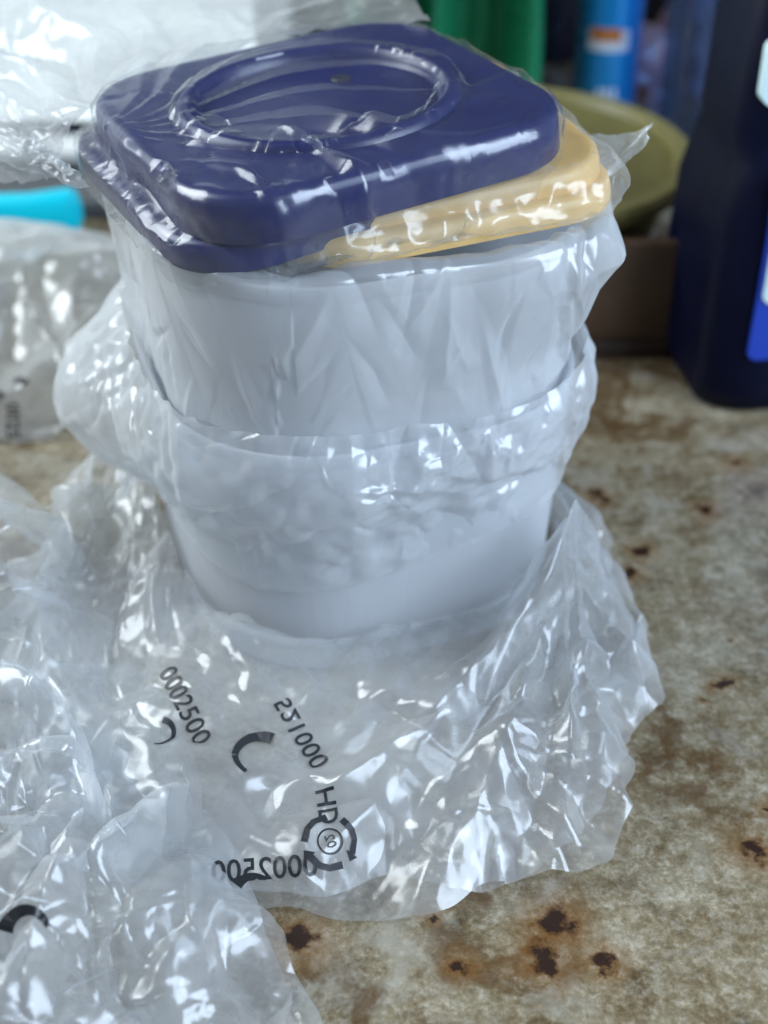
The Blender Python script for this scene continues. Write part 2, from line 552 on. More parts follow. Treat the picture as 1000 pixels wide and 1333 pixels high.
def relax(P, gu, gv, iters, kg=0.01, bend=0.15, coll=None, grav=0.0, weld=False, pin=None, amp=0.15, guide=None, seed=0, smooth=0.0):
    """grow the sheet (gu, gv = local stretch of its rest lengths) and let it buckle around its guide"""
    r = np.random.default_rng(seed)
    G = P.copy() if guide is None else guide
    Lu = np.linalg.norm(P[:, 1:] - P[:, :-1], axis=-1)
    Lv = np.linalg.norm(P[1:] - P[:-1], axis=-1)
    gu = np.broadcast_to(gu, P.shape[:2]); gv = np.broadcast_to(gv, P.shape[:2])
    Lu = Lu * gu[:, 1:]; Lv = Lv * gv[1:]
    L1 = np.linalg.norm(P[1:, 1:] - P[:-1, :-1], axis=-1) * 0.5 * (gu + gv)[1:, 1:]
    L2 = np.linalg.norm(P[1:, :-1] - P[:-1, 1:], axis=-1) * 0.5 * (gu + gv)[1:, 1:]
    step = float(np.mean(Lu))
    h = r.normal(size=P.shape[:2])
    h = (h + np.roll(h, 1, 0) + np.roll(h, 1, 1) + np.roll(h, -1, 0)) * 0.5
    P = P + normals(P) * (h * step * amp)[..., None]
    kg_ = kg if np.isscalar(kg) else kg[..., None]
    for it in range(iters):
        if grav: P[..., 2] -= grav * step
        P += (G - P) * kg_
        proj(P[:, 0:-1:2], P[:, 1::2], Lu[:, 0::2], 1)
        proj(P[:, 1:-1:2], P[:, 2::2], Lu[:, 1::2], 1)
        proj(P[0:-1:2], P[1::2], Lv[0::2], 1)
        proj(P[1:-1:2], P[2::2], Lv[1::2], 1)
        for a in (0, 1):
            proj(P[a:-1:2, :-1], P[a + 1::2, 1:], L1[a::2], 0.6)
            proj(P[a:-1:2, 1:], P[a + 1::2, :-1], L2[a::2], 0.6)
        if bend:
            for a in range(4):
                A = P[:, a:-2:4]; B = P[:, a + 2::4]
                proj(A, B, (Lu[:, :-1] + Lu[:, 1:])[:, a::4], bend, True)
                A = P[a:-2:4]; B = P[a + 2::4]
                proj(A, B, (Lv[:-1] + Lv[1:])[a::4], bend, True)
        if weld:
            m = (P[:, 0] + P[:, -1]) * 0.5
            P[:, 0] = m; P[:, -1] = m
        if pin is not None: P[pin] = G[pin]
        if coll is not None: coll(P)
    return P


def creases(P, n, seed, Lr=(0.02, 0.08), slope=0.18, mask=None, ang=None, spread=PI):
    """straight sharp-ridged folds laid over a sheet, measured in metres along the sheet"""
    r = np.random.default_rng(seed)
    su = np.concatenate([np.zeros((P.shape[0], 1)), np.cumsum(np.linalg.norm(np.diff(P, axis=1), axis=-1), 1)], 1)
    su -= su[:, su.shape[1] // 2][:, None]
    sv = np.concatenate([np.zeros((1, P.shape[1])), np.cumsum(np.linalg.norm(np.diff(P, axis=0), axis=-1), 0)], 0)
    H = np.zeros(P.shape[:2])
    for k in range(n):
        i = r.integers(P.shape[0]); j = r.integers(P.shape[1])
        if mask is not None and r.random() > mask[i, j]: continue
        Ln = Lr[0] * (Lr[1] / Lr[0]) ** r.random()
        a = r.random() * PI if ang is None else ang + r.normal() * spread
        ca, sa = math.cos(a), math.sin(a)
        dx = su - su[i, j]; dy = sv - sv[i, j]
        s = (dx * ca + dy * sa) / (Ln * 0.5)
        tt = np.abs(-dx * sa + dy * ca)
        wd = Ln * (0.10 + 0.12 * r.random()) * (0.35 + 0.65 * np.clip((s + 1) * 0.5, 0, 1))
        H += r.choice([-1, 1, 1]) * slope * (0.4 + r.random()) * wd * np.maximum(0, 1 - tt / wd) ** 1.3 * np.clip(1 - s * s, 0, 1)
    return P + normals(P) * H[..., None]


def facets(P, spacing, amp, seed, aniso=(1.0, 1.0), mask=None, coords=None, rotc=0.0):
    """crumple: flat facets with straight sharp creases between random points of the sheet"""
    r = np.random.default_rng(seed)
    if coords is None:
        su = np.concatenate([np.zeros((P.shape[0], 1)), np.cumsum(np.linalg.norm(np.diff(P, axis=1), axis=-1), 1)], 1)
        su = np.broadcast_to(su.mean(0)[None], P.shape[:2])
        sv = np.concatenate([np.zeros((1, P.shape[1])), np.cumsum(np.linalg.norm(np.diff(P, axis=0), axis=-1), 0)], 0)
        coords = np.stack([su, sv], -1)
    X = coords.reshape(-1, 2)
    c, s_ = math.cos(rotc), math.sin(rotc)
    X = np.stack([X[:, 0] * c - X[:, 1] * s_, X[:, 0] * s_ + X[:, 1] * c], 1) / (np.array(aniso) * spacing)
    lo = X.min(0) - 1.2; hi = X.max(0) + 1.2
    gx, gy = np.meshgrid(np.arange(lo[0], hi[0] + 1), np.arange(lo[1], hi[1] + 1))
    pts = np.stack([gx.ravel(), gy.ravel()], 1)
    pts = pts + r.uniform(-0.62, 0.62, pts.shape)
    keep = r.random(len(pts)) > 0.18
    pts = pts[keep]
    hs = r.choice([-1, 1], len(pts)) * (0.35 + r.random(len(pts))) * amp
    vo, _, fo, ov, _, _ = delaunay_2d_cdt([Vector((float(a), float(b))) for a, b in pts], [], [], 0, 1e-6)
    vv = np.array([(v.x, v.y) for v in vo]); hh = np.array([hs[o[0]] if o else 0.0 for o in ov])
    B = 1.0
    bi = np.floor((X - lo) / B).astype(int)
    nbx, nby = bi[:, 0].max() + 1, bi[:, 1].max() + 1
    key = bi[:, 1] * nbx + bi[:, 0]
    order = np.argsort(key, kind='stable'); ks = key[order]
    st = np.searchsorted(ks, np.arange(nbx * nby + 1))
    H = np.zeros(len(X))
    for t in fo:
        A, Bq, Cq = vv[t[0]], vv[t[1]], vv[t[2]]
        mn = np.floor((np.minimum(np.minimum(A, Bq), Cq) - lo)).astype(int); mx = np.floor((np.maximum(np.maximum(A, Bq), Cq) - lo)).astype(int)
        x0, x1 = max(0, mn[0]), min(nbx - 1, mx[0]); y0_, y1 = max(0, mn[1]), min(nby - 1, mx[1])
        if x1 < x0 or y1 < y0_: continue
        idx = np.concatenate([order[st[y * nbx + x0]:st[y * nbx + x1 + 1]] for y in range(y0_, y1 + 1)])
        if not len(idx): continue
        d = (Bq[1] - Cq[1]) * (A[0] - Cq[0]) + (Cq[0] - Bq[0]) * (A[1] - Cq[1])
        if abs(d) < 1e-9: continue
        q = X[idx] - Cq
        l1 = ((Bq[1] - Cq[1]) * q[:, 0] + (Cq[0] - Bq[0]) * q[:, 1]) / d
        l2 = ((Cq[1] - A[1]) * q[:, 0] + (A[0] - Cq[0]) * q[:, 1]) / d
        l3 = 1 - l1 - l2
        m = (l1 >= -1e-6) & (l2 >= -1e-6) & (l3 >= -1e-6)
        H[idx[m]] = l1[m] * hh[t[0]] + l2[m] * hh[t[1]] + l3[m] * hh[t[2]]
    H = H.reshape(P.shape[:2])
    if mask is not None: H = H * mask
    return P + normals(P) * H[..., None]


def fan(P, Q, n, slope, rmax, seed, r0=0.0, win=None, coords=None, mask=None):
    """long straight folds that run out from a gathered point"""
    r = np.random.default_rng(seed)
    X = (P[..., :2] if coords is None else coords) - np.array(Q[:2])
    th = np.arctan2(X[..., 1], X[..., 0]); rad = np.sqrt((X ** 2).sum(-1))
    th = th + 0.10 * np.sin(rad * 38 + seed)
    k = np.sort(np.concatenate([[-PI], -PI + 2 * PI * (np.arange(1, n) + r.uniform(-0.42, 0.42, n - 1)) / n, [PI]]))
    h = np.where(np.arange(n + 1) % 2 == 0, -1, 1) * (0.25 + r.random(n + 1))
    h[-1] = h[0]
    H = np.interp(th, k, h) * np.minimum(np.maximum(rad - r0, 0), rmax) * slope * (2 * PI / n) 
    if win is not None:
        c_, hw = win
        H = H * np.clip(1.5 - np.abs(angd(th, c_)) / hw * 1.0, 0, 1)
    H = H * np.clip(1.6 - rad / (rmax * 1.6), 0, 1)
    if mask is not None: H = H * mask
    return P + normals(P) * H[..., None]


def calm(shape, cells, seed, lo=0.15, hi=1.0):
    """patches of calm and of crinkled film"""
    n = smooth_noise(shape, cells, seed)
    return lo + (hi - lo) * np.clip(0.5 + 0.9 * n, 0, 1)


def soften(P, n=1, k=0.5):
    for _ in range(n):
        Q = P.copy()
        Q[1:-1] += k * 0.5 * (P[2:] + P[:-2] - 2 * P[1:-1])
        P = Q.copy()
        P[:, 1:-1] += k * 0.5 * (Q[:, 2:] + Q[:, :-2] - 2 * Q[:, 1:-1])
    return P


def sheet_mesh(sheets):
    V, F, off = [], [], 0
    for P in sheets:
        nv, nu = P.shape[:2]
        V.append(P.reshape(-1, 3))
        idx = np.arange(nv * nu).reshape(nv, nu) + off
        F.append(np.stack([idx[:-1, :-1], idx[:-1, 1:], idx[1:, 1:], idx[1:, :-1]], -1).reshape(-1, 4))
        off += nv * nu
    V = np.concatenate(V); F = np.concatenate(F)
    me = bpy.data.meshes.new('film')
    me.vertices.add(len(V)); me.vertices.foreach_set('co', V.ravel())
    me.loops.add(F.size); me.loops.foreach_set('vertex_index', F.ravel().astype(np.int32))
    me.polygons.add(len(F))
    me.polygons.foreach_set('loop_start', np.arange(0, F.size, 4, dtype=np.int32))
    me.update(calc_edges=True)
    me.validate()
    return me


def bag(name, parts, mat, label, group='clear plastic bags'):
    """parts: list of (part name, sheets)"""
    t = empty(name, tuple(np.append(parts[0][1][0].reshape(-1, 3).mean(0)[:2], 0)))
    obs = []
    for i_, (pn, sheets) in enumerate(parts):
        me = sheet_mesh([s - np.array(t.location) for s in sheets])
        o = link(pn, me, mat[i_] if isinstance(mat, list) else mat, t, True)
        obs.append(o)
    tag(t, label, 'plastic bag', group)
    return t, obs


# colliders -----------------------------------------------------------
def floor_c(P):
    np.maximum(P[..., 2], 0.0012, out=P[..., 2])


def tub_c(cx, cy, z0, z1, h0, h1, r, ang, eps=0.0015, inside_ok=False):
    def f(P):
        z = P[..., 2]
        m = (z > z0) & (z < z1)
        if not m.any(): return
        Q = P[m]
        p = rot(Q[:, :2] - (cx, cy), -ang)
        hh = h0 + (h1 - h0) * (Q[:, 2] - z0) / (z1 - z0)
        c = hh - r
        q = np.abs(p) - c[:, None]
        qo = np.maximum(q, 0)
        ln = np.sqrt((qo ** 2).sum(1))
        d = ln + np.minimum(q.max(1), 0) - r
        g = np.where((ln > 1e-7)[:, None], qo / (ln[:, None] + 1e-9), np.where(q[:, :1] > q[:, 1:], [1.0, 0.0], [0.0, 1.0]))
        g = g * np.sign(p)
        push = np.maximum(eps - d, 0)
        p = p + g * push[:, None]
        Q[:, :2] = rot(p, ang) + (cx, cy)
        P[m] = Q
    return f


low_c = tub_c(LOWC['x'], 0, -0.01, LOWC['z'] + LOWC['H'] + 0.001, LOWC['hb'] + 0.0015, LOWC['ht'] + 0.0015, 0.089, TH)
low_rim_c = tub_c(LOWC['x'], 0, LOWC['z'] + LOWC['H'] - 0.013, LOWC['z'] + LOWC['H'] + 0.001, LOWC['ht'] + 0.0035, LOWC['ht'] + 0.0030, 0.092, TH)
up_c = tub_c(UPC['x'], 0, 0.1, UPC['z'] + UPC['H'] + 0.001, UPC['hb'] + 0.0015, UPC['ht'] + 0.0015, 0.089, TH)
up_rim_c = tub_c(UPC['x'], 0, UPC['z'] + UPC['H'] - 0.013, UPC['z'] + UPC['H'] + 0.001, UPC['ht'] + 0.0035, UPC['ht'] + 0.0030, 0.092, TH)


def coll(*fs):
    def f(P):
        for g in fs: g(P)
    return f


def gauss(x, c, s):
    return np.exp(-((x - c) / s) ** 2)


def angd(a, c):
    return (a - c + PI) % (2 * PI) - PI


def tube_outline(n, half, r, cx, cy):
    o = rsq(half, r, 24)
    o = np.vstack([o, o[:1]])
    s = np.concatenate([[0], np.cumsum(np.linalg.norm(np.diff(o, axis=0), axis=1))])
    t = np.linspace(0, s[-1], n)
    p = np.stack([np.interp(t, s, o[:, 0]), np.interp(t, s, o[:, 1])], 1)
    nn = np.stack([np.gradient(p[:, 1]), -np.gradient(p[:, 0])], 1)
    nn /= np.linalg.norm(nn, axis=1, keepdims=True)
    p = rot(p, TH); nn = rot(nn, TH)
    # outward
    nn *= np.sign((nn * p).sum(1, keepdims=True))
    # the seam sits at the back
    return p + (cx, cy), nn


def smooth_noise(shape, cells, seed):
    r = np.random.default_rng(seed)
    a = r.normal(size=(cells[0] + 3, cells[1] + 3))
    y = np.linspace(0, cells[0], shape[0]); x = np.linspace(0, cells[1], shape[1])
    yi = y.astype(int); xi = x.astype(int)
    fy = y - yi; fx = x - xi
    fy = fy * fy * (3 - 2 * fy); fx = fx * fx * (3 - 2 * fx)
    A = a[yi][:, xi]; B = a[yi][:, xi + 1]; Cc = a[yi + 1][:, xi]; D = a[yi + 1][:, xi + 1]
    return (A * (1 - fx) + B * fx) * (1 - fy)[:, None] + (Cc * (1 - fx) + D * fx) * fy[:, None]


def jag(x, n, amp, seed):
    """angular, piecewise straight variation over an angle"""
    r = np.random.default_rng(seed)
    k = np.linspace(-PI, PI, n + 1) + np.concatenate([[0], r.uniform(-2.2, 2.2, n - 1) / n, [0]])
    h = r.uniform(-1, 1, n + 1); h[-1] = h[0]
    return amp * np.interp(angd(x, 0), k, h)


def upper_bag():
    nu, nv = 129, 17
    o, nn = tube_outline(nu, UPC['ht'] + 0.004, 0.092, UPC['x'], 0)
    psi = np.arctan2(o[:, 1], o[:, 0] - UPC['x'])
    zs = np.array([0.2660, 0.2690, 0.2665, 0.2590, 0.2520, 0.2450, 0.2385, 0.2320, 0.2255, 0.2190, 0.2125, 0.2060, 0.1995, 0.1930, 0.1865, 0.1800, 0.1710])
    off = np.array([-0.016, -0.006, 0.001, 0.0025, 0.0025, 0.002, 0.0015, 0.001, 0.0005, 0.000, -0.0005, -0.001, -0.0015, -0.002, -0.002, -0.0025, -0.003])
    P = np.zeros((nv, nu, 3))
    tent = lambda c, w_: np.clip(1 - np.abs(angd(psi, R(c))) / R(w_), 0, 1)
    for k in range(nv):
        zt = max(0, 1 - abs(zs[k] - 0.246) / 0.050)
        b = 0.024 * tent(-26, 32) * zt + 0.012 * tent(158, 38) * zt
        P[k, :, :2] = o + nn * (off[k] + b + jag(psi, 17, 0.0015, 90))[:, None]
        P[k, :, 2] = zs[k] + 0.003 * tent(-26, 30) + jag(psi, 15, 0.003, 91)
    cf = coll(up_c)
    P = freeze(up2(up2(up2(P))))
    cf(P)
    ps = np.interp(np.linspace(0, 1, P.shape[1]), np.linspace(0, 1, nu), np.unwrap(psi))
    cr = np.clip(gauss(angd(ps, R(-24)), 0, R(32)) + 0.9 * gauss(angd(ps, R(165)), 0, R(42)) + 0.22, 0, 1)[None, :] * np.ones(P.shape[:2])
    P = facets(P, 0.017, 0.0028, 3, (1.0, 3.4), cr, rotc=0.35)
    P = creases(P, 60, 3, (0.03, 0.10), 0.36, ang=PI / 2 + 0.3, spread=0.3)
    P = creases(P, 34, 8, (0.03, 0.08), 0.36, ang=PI / 2 - 0.5, spread=0.2)
    P = facets(P, 0.007, 0.0007, 5, (1.0, 2.2), cr * calm(P.shape[:2], (4, 20), 6, -0.3).clip(0, 1))
    cf(P)
    return P


# ---- bag round the lower container, bunched up on the left
def lower_bag():
    nu, nv = 129, 21
    o, nn = tube_outline(nu, 0.1150, 0.088, LOWC['x'], 0)
    psi = np.arctan2(o[:, 1], o[:, 0] - LOWC['x'])
    P = np.zeros((nv, nu, 3))
    fr = gauss(angd(psi, R(-100)), 0, R(55))
    lf = gauss(angd(psi, R(170)), 0, R(36))
    rt = gauss(angd(psi, R(-25)), 0, R(20))
    ztop = 0.1800 + 0.002 * lf - 0.001 * fr + jag(psi, 13, 0.004, 92)
    zbot = 0.094 - 0.020 * fr - 0.002 * rt + jag(psi, 11, 0.006, 93) - 0.044 * lf
    for k in range(nv):
        f = k / (nv - 1)
        z = ztop + (zbot - ztop) * f
        hz = (z - LOWC['z']) / LOWC['H']
        wall = LOWC['hb'] + (LOWC['ht'] - LOWC['hb']) * hz - 0.1150
        b = 0.005 + 0.006 * math.sin(min(1, f * 1.2) * PI) + 0.046 * lf * math.sin(min(1, f * 1.06) * PI) ** 1.0 + 0.006 * rt * math.exp(-((f - 0.15) / 0.2) ** 2) + 0.009 * fr * math.exp(-((f - 0.32) / 0.22) ** 2)
        if f > 0.9: b = b * (1 - (f - 0.9) * 6) + 0.001
        P[k, :, :2] = o + nn * (wall + b)[:, None]
        P[k, :, 2] = z
    cf = coll(low_c, up_c)
    N0.clear()
    P = relax(P, 1.02, 1.03, 30, kg=0.02, bend=0.6, coll=cf, weld=True, seed=11, amp=0.2)
    P = freeze(up2(up2(up2(P))))
    cm = calm(P.shape[:2], (3, 12), 16, -0.2).clip(0, 1)
    P = facets(P, 0.034, 0.0038, 13, (2.2, 1.0), 0.5 + 0.5 * cm, rotc=0.3)
    P = facets(P, 0.016, 0.0020, 14, (2.8, 1.0), cm, rotc=0.55)
    P = creases(P, 130, 17, (0.02, 0.09), 0.30)
    P = facets(P, 0.006, 0.0006, 15, (1.0, 1.5), calm(P.shape[:2], (5, 20), 18, -0.6).clip(0, 1))
    cf(P)
    return P


# ---- crumpled bag round the foot of the stack
def base_bag(seed, dz=0.0, shrink=1.0):
    nu, nv = 145, 25
    o, nn = tube_outline(nu, LOWC['hb'] + 0.004, 0.088, LOWC['x'], 0)
    psi = np.arctan2(o[:, 1], o[:, 0] - LOWC['x'])
    keys = np.array([-180, -160, -140, -125, -110, -95, -80, -65, -50, -38, -25, -10, 5, 30, 90, 150, 180])
    rad = np.array([0.20, 0.22, 0.27, 0.31, 0.31, 0.305, 0.315, 0.305, 0.265, 0.235, 0.205, 0.180, 0.165, 0.15, 0.15, 0.18, 0.20]) * shrink
    hin = np.array([0.052, 0.050, 0.044, 0.038, 0.034, 0.032, 0.030, 0.030, 0.032, 0.040, 0.042, 0.026, 0.020, 0.02, 0.02, 0.04, 0.050])
    Rr = np.interp(np.degrees(psi), keys, rad)
    Hi = np.interp(np.degrees(psi), keys, hin)
    rr = np.random.default_rng(seed)
    Rr = Rr * (1 + jag(psi, 34, 0.045, seed) + jag(psi, 13, 0.03, seed + 1))
    P = np.zeros((nv, nu, 3))
    dirv = np.stack([np.cos(psi), np.sin(psi)], 1)
    c = np.array([LOWC['x'], 0])
    sn = smooth_noise((nv, nu), (3, 11), seed + 5)
    for k in range(nv):
        f = k / (nv - 1)
        inner = o + nn * 0.003
        outer = c + dirv * Rr[:, None]
        P[k, :, :2] = inner * (1 - f) + outer * f
        hump = (Hi + jag(psi, 21, 0.008, seed + 2)) * (1 - f) + 0.026 * math.sin(PI * f) ** 0.9 * (0.8 + 0.4 * sn[k]) * (1 + 0.6 * gauss(angd(psi, R(-40)), 0, R(20)))
        edge = 0.010 * f * (1 + jag(psi, 15, 1.0, seed + 3))
        P[k, :, 2] = np.maximum(hump + edge * (f > 0.6), 0.0015) + dz * math.sin(PI * f)
    cf = coll(low_c, floor_c)
    P = relax(P, 1.02, 1.015, 30, kg=0.02, bend=0.7, coll=cf, weld=True, seed=seed, amp=0.3)
    P = freeze(up2(up2(up2(P))))
    q1 = (-0.11 + 0.012 * rr.normal(), -0.34); q2 = (-0.17, -0.10); q3 = (0.05, -0.21)

    def quiet(P):
        d = np.sqrt(((P[..., :2] - np.array((-0.105, -0.195))) ** 2).sum(-1))
        w_ = np.sqrt(((P[..., :2] - c) ** 2).sum(-1))
        return (1 - 0.40 * np.exp(-(d / 0.055) ** 2)) * np.clip((w_ - 0.115) / 0.05, 0.3, 1)
    qm = quiet(P)
    k_ = 1.0 if dz >= 0 else 0.8
    A = (0.112, -0.105)
    ZR = np.zeros(P.shape[:2])
    for (B, h0, h1, wd) in [((-0.035, -0.275), 0.020, 0.012, 0.030), ((0.045, -0.285), 0.018, 0.010, 0.028), ((0.000, -0.220), 0.014, 0.005, 0.013), ((0.125, -0.245), 0.016, 0.012, 0.025), ((0.175, -0.185), 0.014, 0.012, 0.024), ((0.020, -0.285), 0.014, 0.006, 0.012), ((0.085, -0.280), 0.016, 0.006, 0.013)]:
        B = np.array(B) + rr.normal(0, 0.006, 2)
        dv_ = B - np.array(A); ln = np.linalg.norm(dv_); dv_ = dv_ / ln
        X = P[..., :2] - np.array(A)
        t = (X @ dv_); d = np.abs(X @ np.array((-dv_[1], dv_[0])) + 0.004 * np.sin(t * 40 + seed))
        f_ = np.clip(t / ln, 0, 1)
        w_ = wd * (0.35 + 0.65 * f_)
        hh = (h0 + (h1 - h0) * f_) * np.clip(1.15 - np.maximum(t - ln, 0) / 0.04, 0, 1) * np.clip((t + 0.03) / 0.03, 0, 1)
        ZR = np.maximum(ZR, k_ * hh * np.clip(1 - d / w_, 0, 1)) + 0.12 * np.minimum(ZR, k_ * hh * np.clip(1 - d / w_, 0, 1))
    P[..., 2] += ZR
    P = fan(P, q2, 22, 0.60, 0.10, seed + 1, 0.01, (R(110), R(90)), mask=qm)
    P = fan(P, q3, 34, 0.35, 0.10, seed + 2, 0.010, (R(0), R(80)), mask=qm)
    P = facets(P, 0.060, 0.0045, seed + 9, (0.9, 1.8), 0.4 + 0.6 * qm, rotc=0.4, coords=P[..., :2])
    P = facets(P, 0.024, 0.0021, seed + 3, (1.0, 4.2), calm(P.shape[:2], (4, 12), seed + 6, 0.0) * qm, rotc=0.7, coords=P[..., :2])
    P = facets(P, 0.011, 0.0009, seed + 12, (1.0, 5.0), calm(P.shape[:2], (5, 14), seed + 13, 0.1) * (0.3 + 0.7 * qm), rotc=-0.7, coords=P[..., :2])
    P = creases(P, 70, seed + 7, (0.04, 0.13), 0.26, ang=PI / 2 - 0.4, spread=0.35)
    P = facets(P, 0.008, 0.0008, seed + 4, (1, 1.6), calm(P.shape[:2], (6, 24), seed + 8, -0.7).clip(0, 1), coords=P[..., :2])
    cf(P)
    return P


# ---- free heaps of film: a rectangular sheet thrown over a mound
def heap(cx, cy, sx, sy, nx, ny, bumps, seed, rotz=0.0, grow=1.16, cf=None, base=0.002, crs=(60, 220), amp=0.5, edge=0.35, kg=0.012, fans=7, warp=0.012):
    x = np.linspace(-sx / 2, sx / 2, nx); y = np.linspace(sy / 2, -sy / 2, ny)
    X, Y = np.meshgrid(x, y)
    X = X + warp * smooth_noise(X.shape, (4, 4), seed); Y = Y + warp * smooth_noise(X.shape, (4, 4), seed + 1)
    Z = np.full(X.shape, base)
    for (bx, by, h, s1, s2) in bumps:
        Z = np.maximum(Z, 0) + h * np.exp(-((X - bx) / s1) ** 2 - ((Y - by) / s2) ** 2)
    Z += np.abs(smooth_noise(X.shape, (4, 4), seed + 2)) * 0.016
    ex = np.minimum(1, np.minimum(sx / 2 - np.abs(X), sy / 2 - np.abs(Y)) / (edge * min(sx, sy) / 2))
    Z = base + (Z - base) * np.clip(ex, 0, 1) ** 0.6
    a = rotz
    P = np.stack([cx + X * math.cos(a) - Y * math.sin(a), cy + X * math.sin(a) + Y * math.cos(a), Z], -1)
    c = coll(*(cf or []), floor_c)
    P = relax(P, 1 + (grow - 1) * 0.2, 1 + (grow - 1) * 0.2, 30, kg=kg, bend=0.7, coll=c, seed=seed, amp=amp)
    P = freeze(up2(up2(up2(P))))
    r = np.random.default_rng(seed + 77)
    for q in range(fans):
        i = r.integers(P.shape[0]); j = r.integers(P.shape[1])
        P = fan(P, P[i, j, :2].copy(), 22, 0.75, 0.06 + 0.08 * r.random(), seed + q, 0.006, (r.random() * 6.28, R(80)))
    P = facets(P, 0.055, 0.0085, seed + 3, (1.0, 2.0), rotc=0.6, coords=P[..., :2])
    P = facets(P, 0.024, 0.0022, seed + 5, (1.0, 3.6), calm(P.shape[:2], (4, 4), seed + 9, 0.0), rotc=1.1, coords=P[..., :2])
    P = facets(P, 0.011, 0.0009, seed + 12, (1.0, 5.0), calm(P.shape[:2], (5, 5), seed + 13, 0.15), rotc=0.4, coords=P[..., :2])
    P = creases(P, crs[0], seed + 6, (0.04, 0.14), 0.26)
    P = facets(P, 0.008, 0.0008, seed + 7, (1, 1.5), calm(P.shape[:2], (6, 6), seed + 8, -0.6).clip(0, 1), coords=P[..., :2])
    c(P)
    return P


# ---- bag over the stacked lids
def lid_bag():
    """a sheet laid over the lids and pulled in under them; its mouth runs on to the back left"""
    n = 57
    S = 0.168
    a = np.linspace(-S, S, n)
    X, Y = np.meshgrid(a, -a)
    P = np.stack([X, Y, np.full(X.shape, 0.0)], -1)
    # lid frame
    M = Matrix.Translation((-0.036, 0.002, 0.311)) @ (Matrix.Rotation(R(27), 4, 'Z') @ Matrix.Rotation(R(-3.5), 4, 'Y') @ Matrix.Rotation(R(-1.8), 4, 'X'))
    M3 = np.array(M.to_3x3()); T = np.array(M.translation)
    h, r = 0.1090, 0.049

    def lc(P):
        # in lid coordinates: stay above the top and outside the skirt
        c = h - r
        q = np.abs(P[..., :2]) - c
        qo = np.maximum(q, 0)
        ln = np.sqrt((qo ** 2).sum(-1))
        d = ln + np.minimum(q.max(-1), 0) - r
        rad = np.sqrt((P[..., :2] ** 2).sum(-1))
        ztop = 0.0012 + np.where((rad < 0.079) & (rad > 0.068), 0.0048, 0.0) + np.where(rad < 0.068, 0.0008, 0)
        zt = np.where(d < -0.004, ztop, ztop - (np.clip(d + 0.004, 0, 0.004)) ** 2 * 120)
        below = (P[..., 2] < zt) & (d < 0.0012) & (P[..., 2] > -0.042)
        up = zt - P[..., 2]; outw = 0.0012 - d
        top = below & (up < outw)
        side = below & ~top
        P[..., 2] = np.where(top, zt, P[..., 2])
        g = np.where((ln > 1e-7)[..., None], qo / (ln[..., None] + 1e-9), np.where(q[..., :1] > q[..., 1:], [1.0, 0.0], [0.0, 1.0])) * np.sign(P[..., :2])
        P[..., :2] += g * (np.where(side, outw, 0))[..., None]
        # pulled together below the lids
        lowm = P[..., 2] < -0.012
        rr = np.sqrt((P[..., :2] ** 2).sum(-1)) + 1e-9
        k = np.where(lowm, 0.004, 0.0)
        P[..., :2] *= (1 - k)[..., None]
        np.maximum(P[..., 2], -0.052, out=P[..., 2])

    M2 = Matrix.Translation((-0.050, 0.005, 0.2890)) @ (Matrix.Rotation(R(28), 4, 'Z') @ Matrix.Rotation(R(-5.0), 4, 'Y') @ Matrix.Rotation(R(-1.0), 4, 'X'))
    D = np.array((M2.inverted() @ M)); Di = np.array((M.inverted() @ M2))
    tub2 = tub_c(0, 0, -0.024, 0.0005, h - 0.0015, h - 0.0015, r, 0.0, 0.0012)
    lc1 = lc

    def lc(P):
        lc1(P)
        Q = P @ D[:3, :3].T + D[:3, 3]
        tub2(Q)
        P[...] = Q @ Di[:3, :3].T + Di[:3, 3]

    P[..., 2] = 0.006
    G = P.copy()
    P = relax(P, 1.0, 1.0, 200, kg=0.0, bend=0.05, coll=lc, grav=0.10, seed=21, amp=0.2)
    P = up2(P); lc(P)
    P = relax(P, 1.01, 1.01, 60, kg=0.0, bend=0.12, coll=lc, grav=0.06, seed=22, amp=0.1)
    P = up2(P); lc(P)
    side = np.clip((-P[..., 2]) / 0.015, 0.0, 1)
    lw_ = np.clip((-P[..., 0] - 0.05) / 0.06, 0, 1)
    P = facets(P, 0.030, 0.0024, 24, (2.8, 1.0), 0.15 + 0.85 * np.maximum(side, lw_), rotc=0.7)
    P = fan(P, (-0.115, 0.02), 40, 0.5, 0.11, 26, 0.005, (R(-15), R(60)))
    P = creases(P, 60, 23, (0.05, 0.17), 0.16, ang=-0.45, spread=0.3)
    P = facets(P, 0.010, 0.0006, 25, (1.3, 1.0), side)
    lc(P)
    W = P @ M3.T + T
    return W


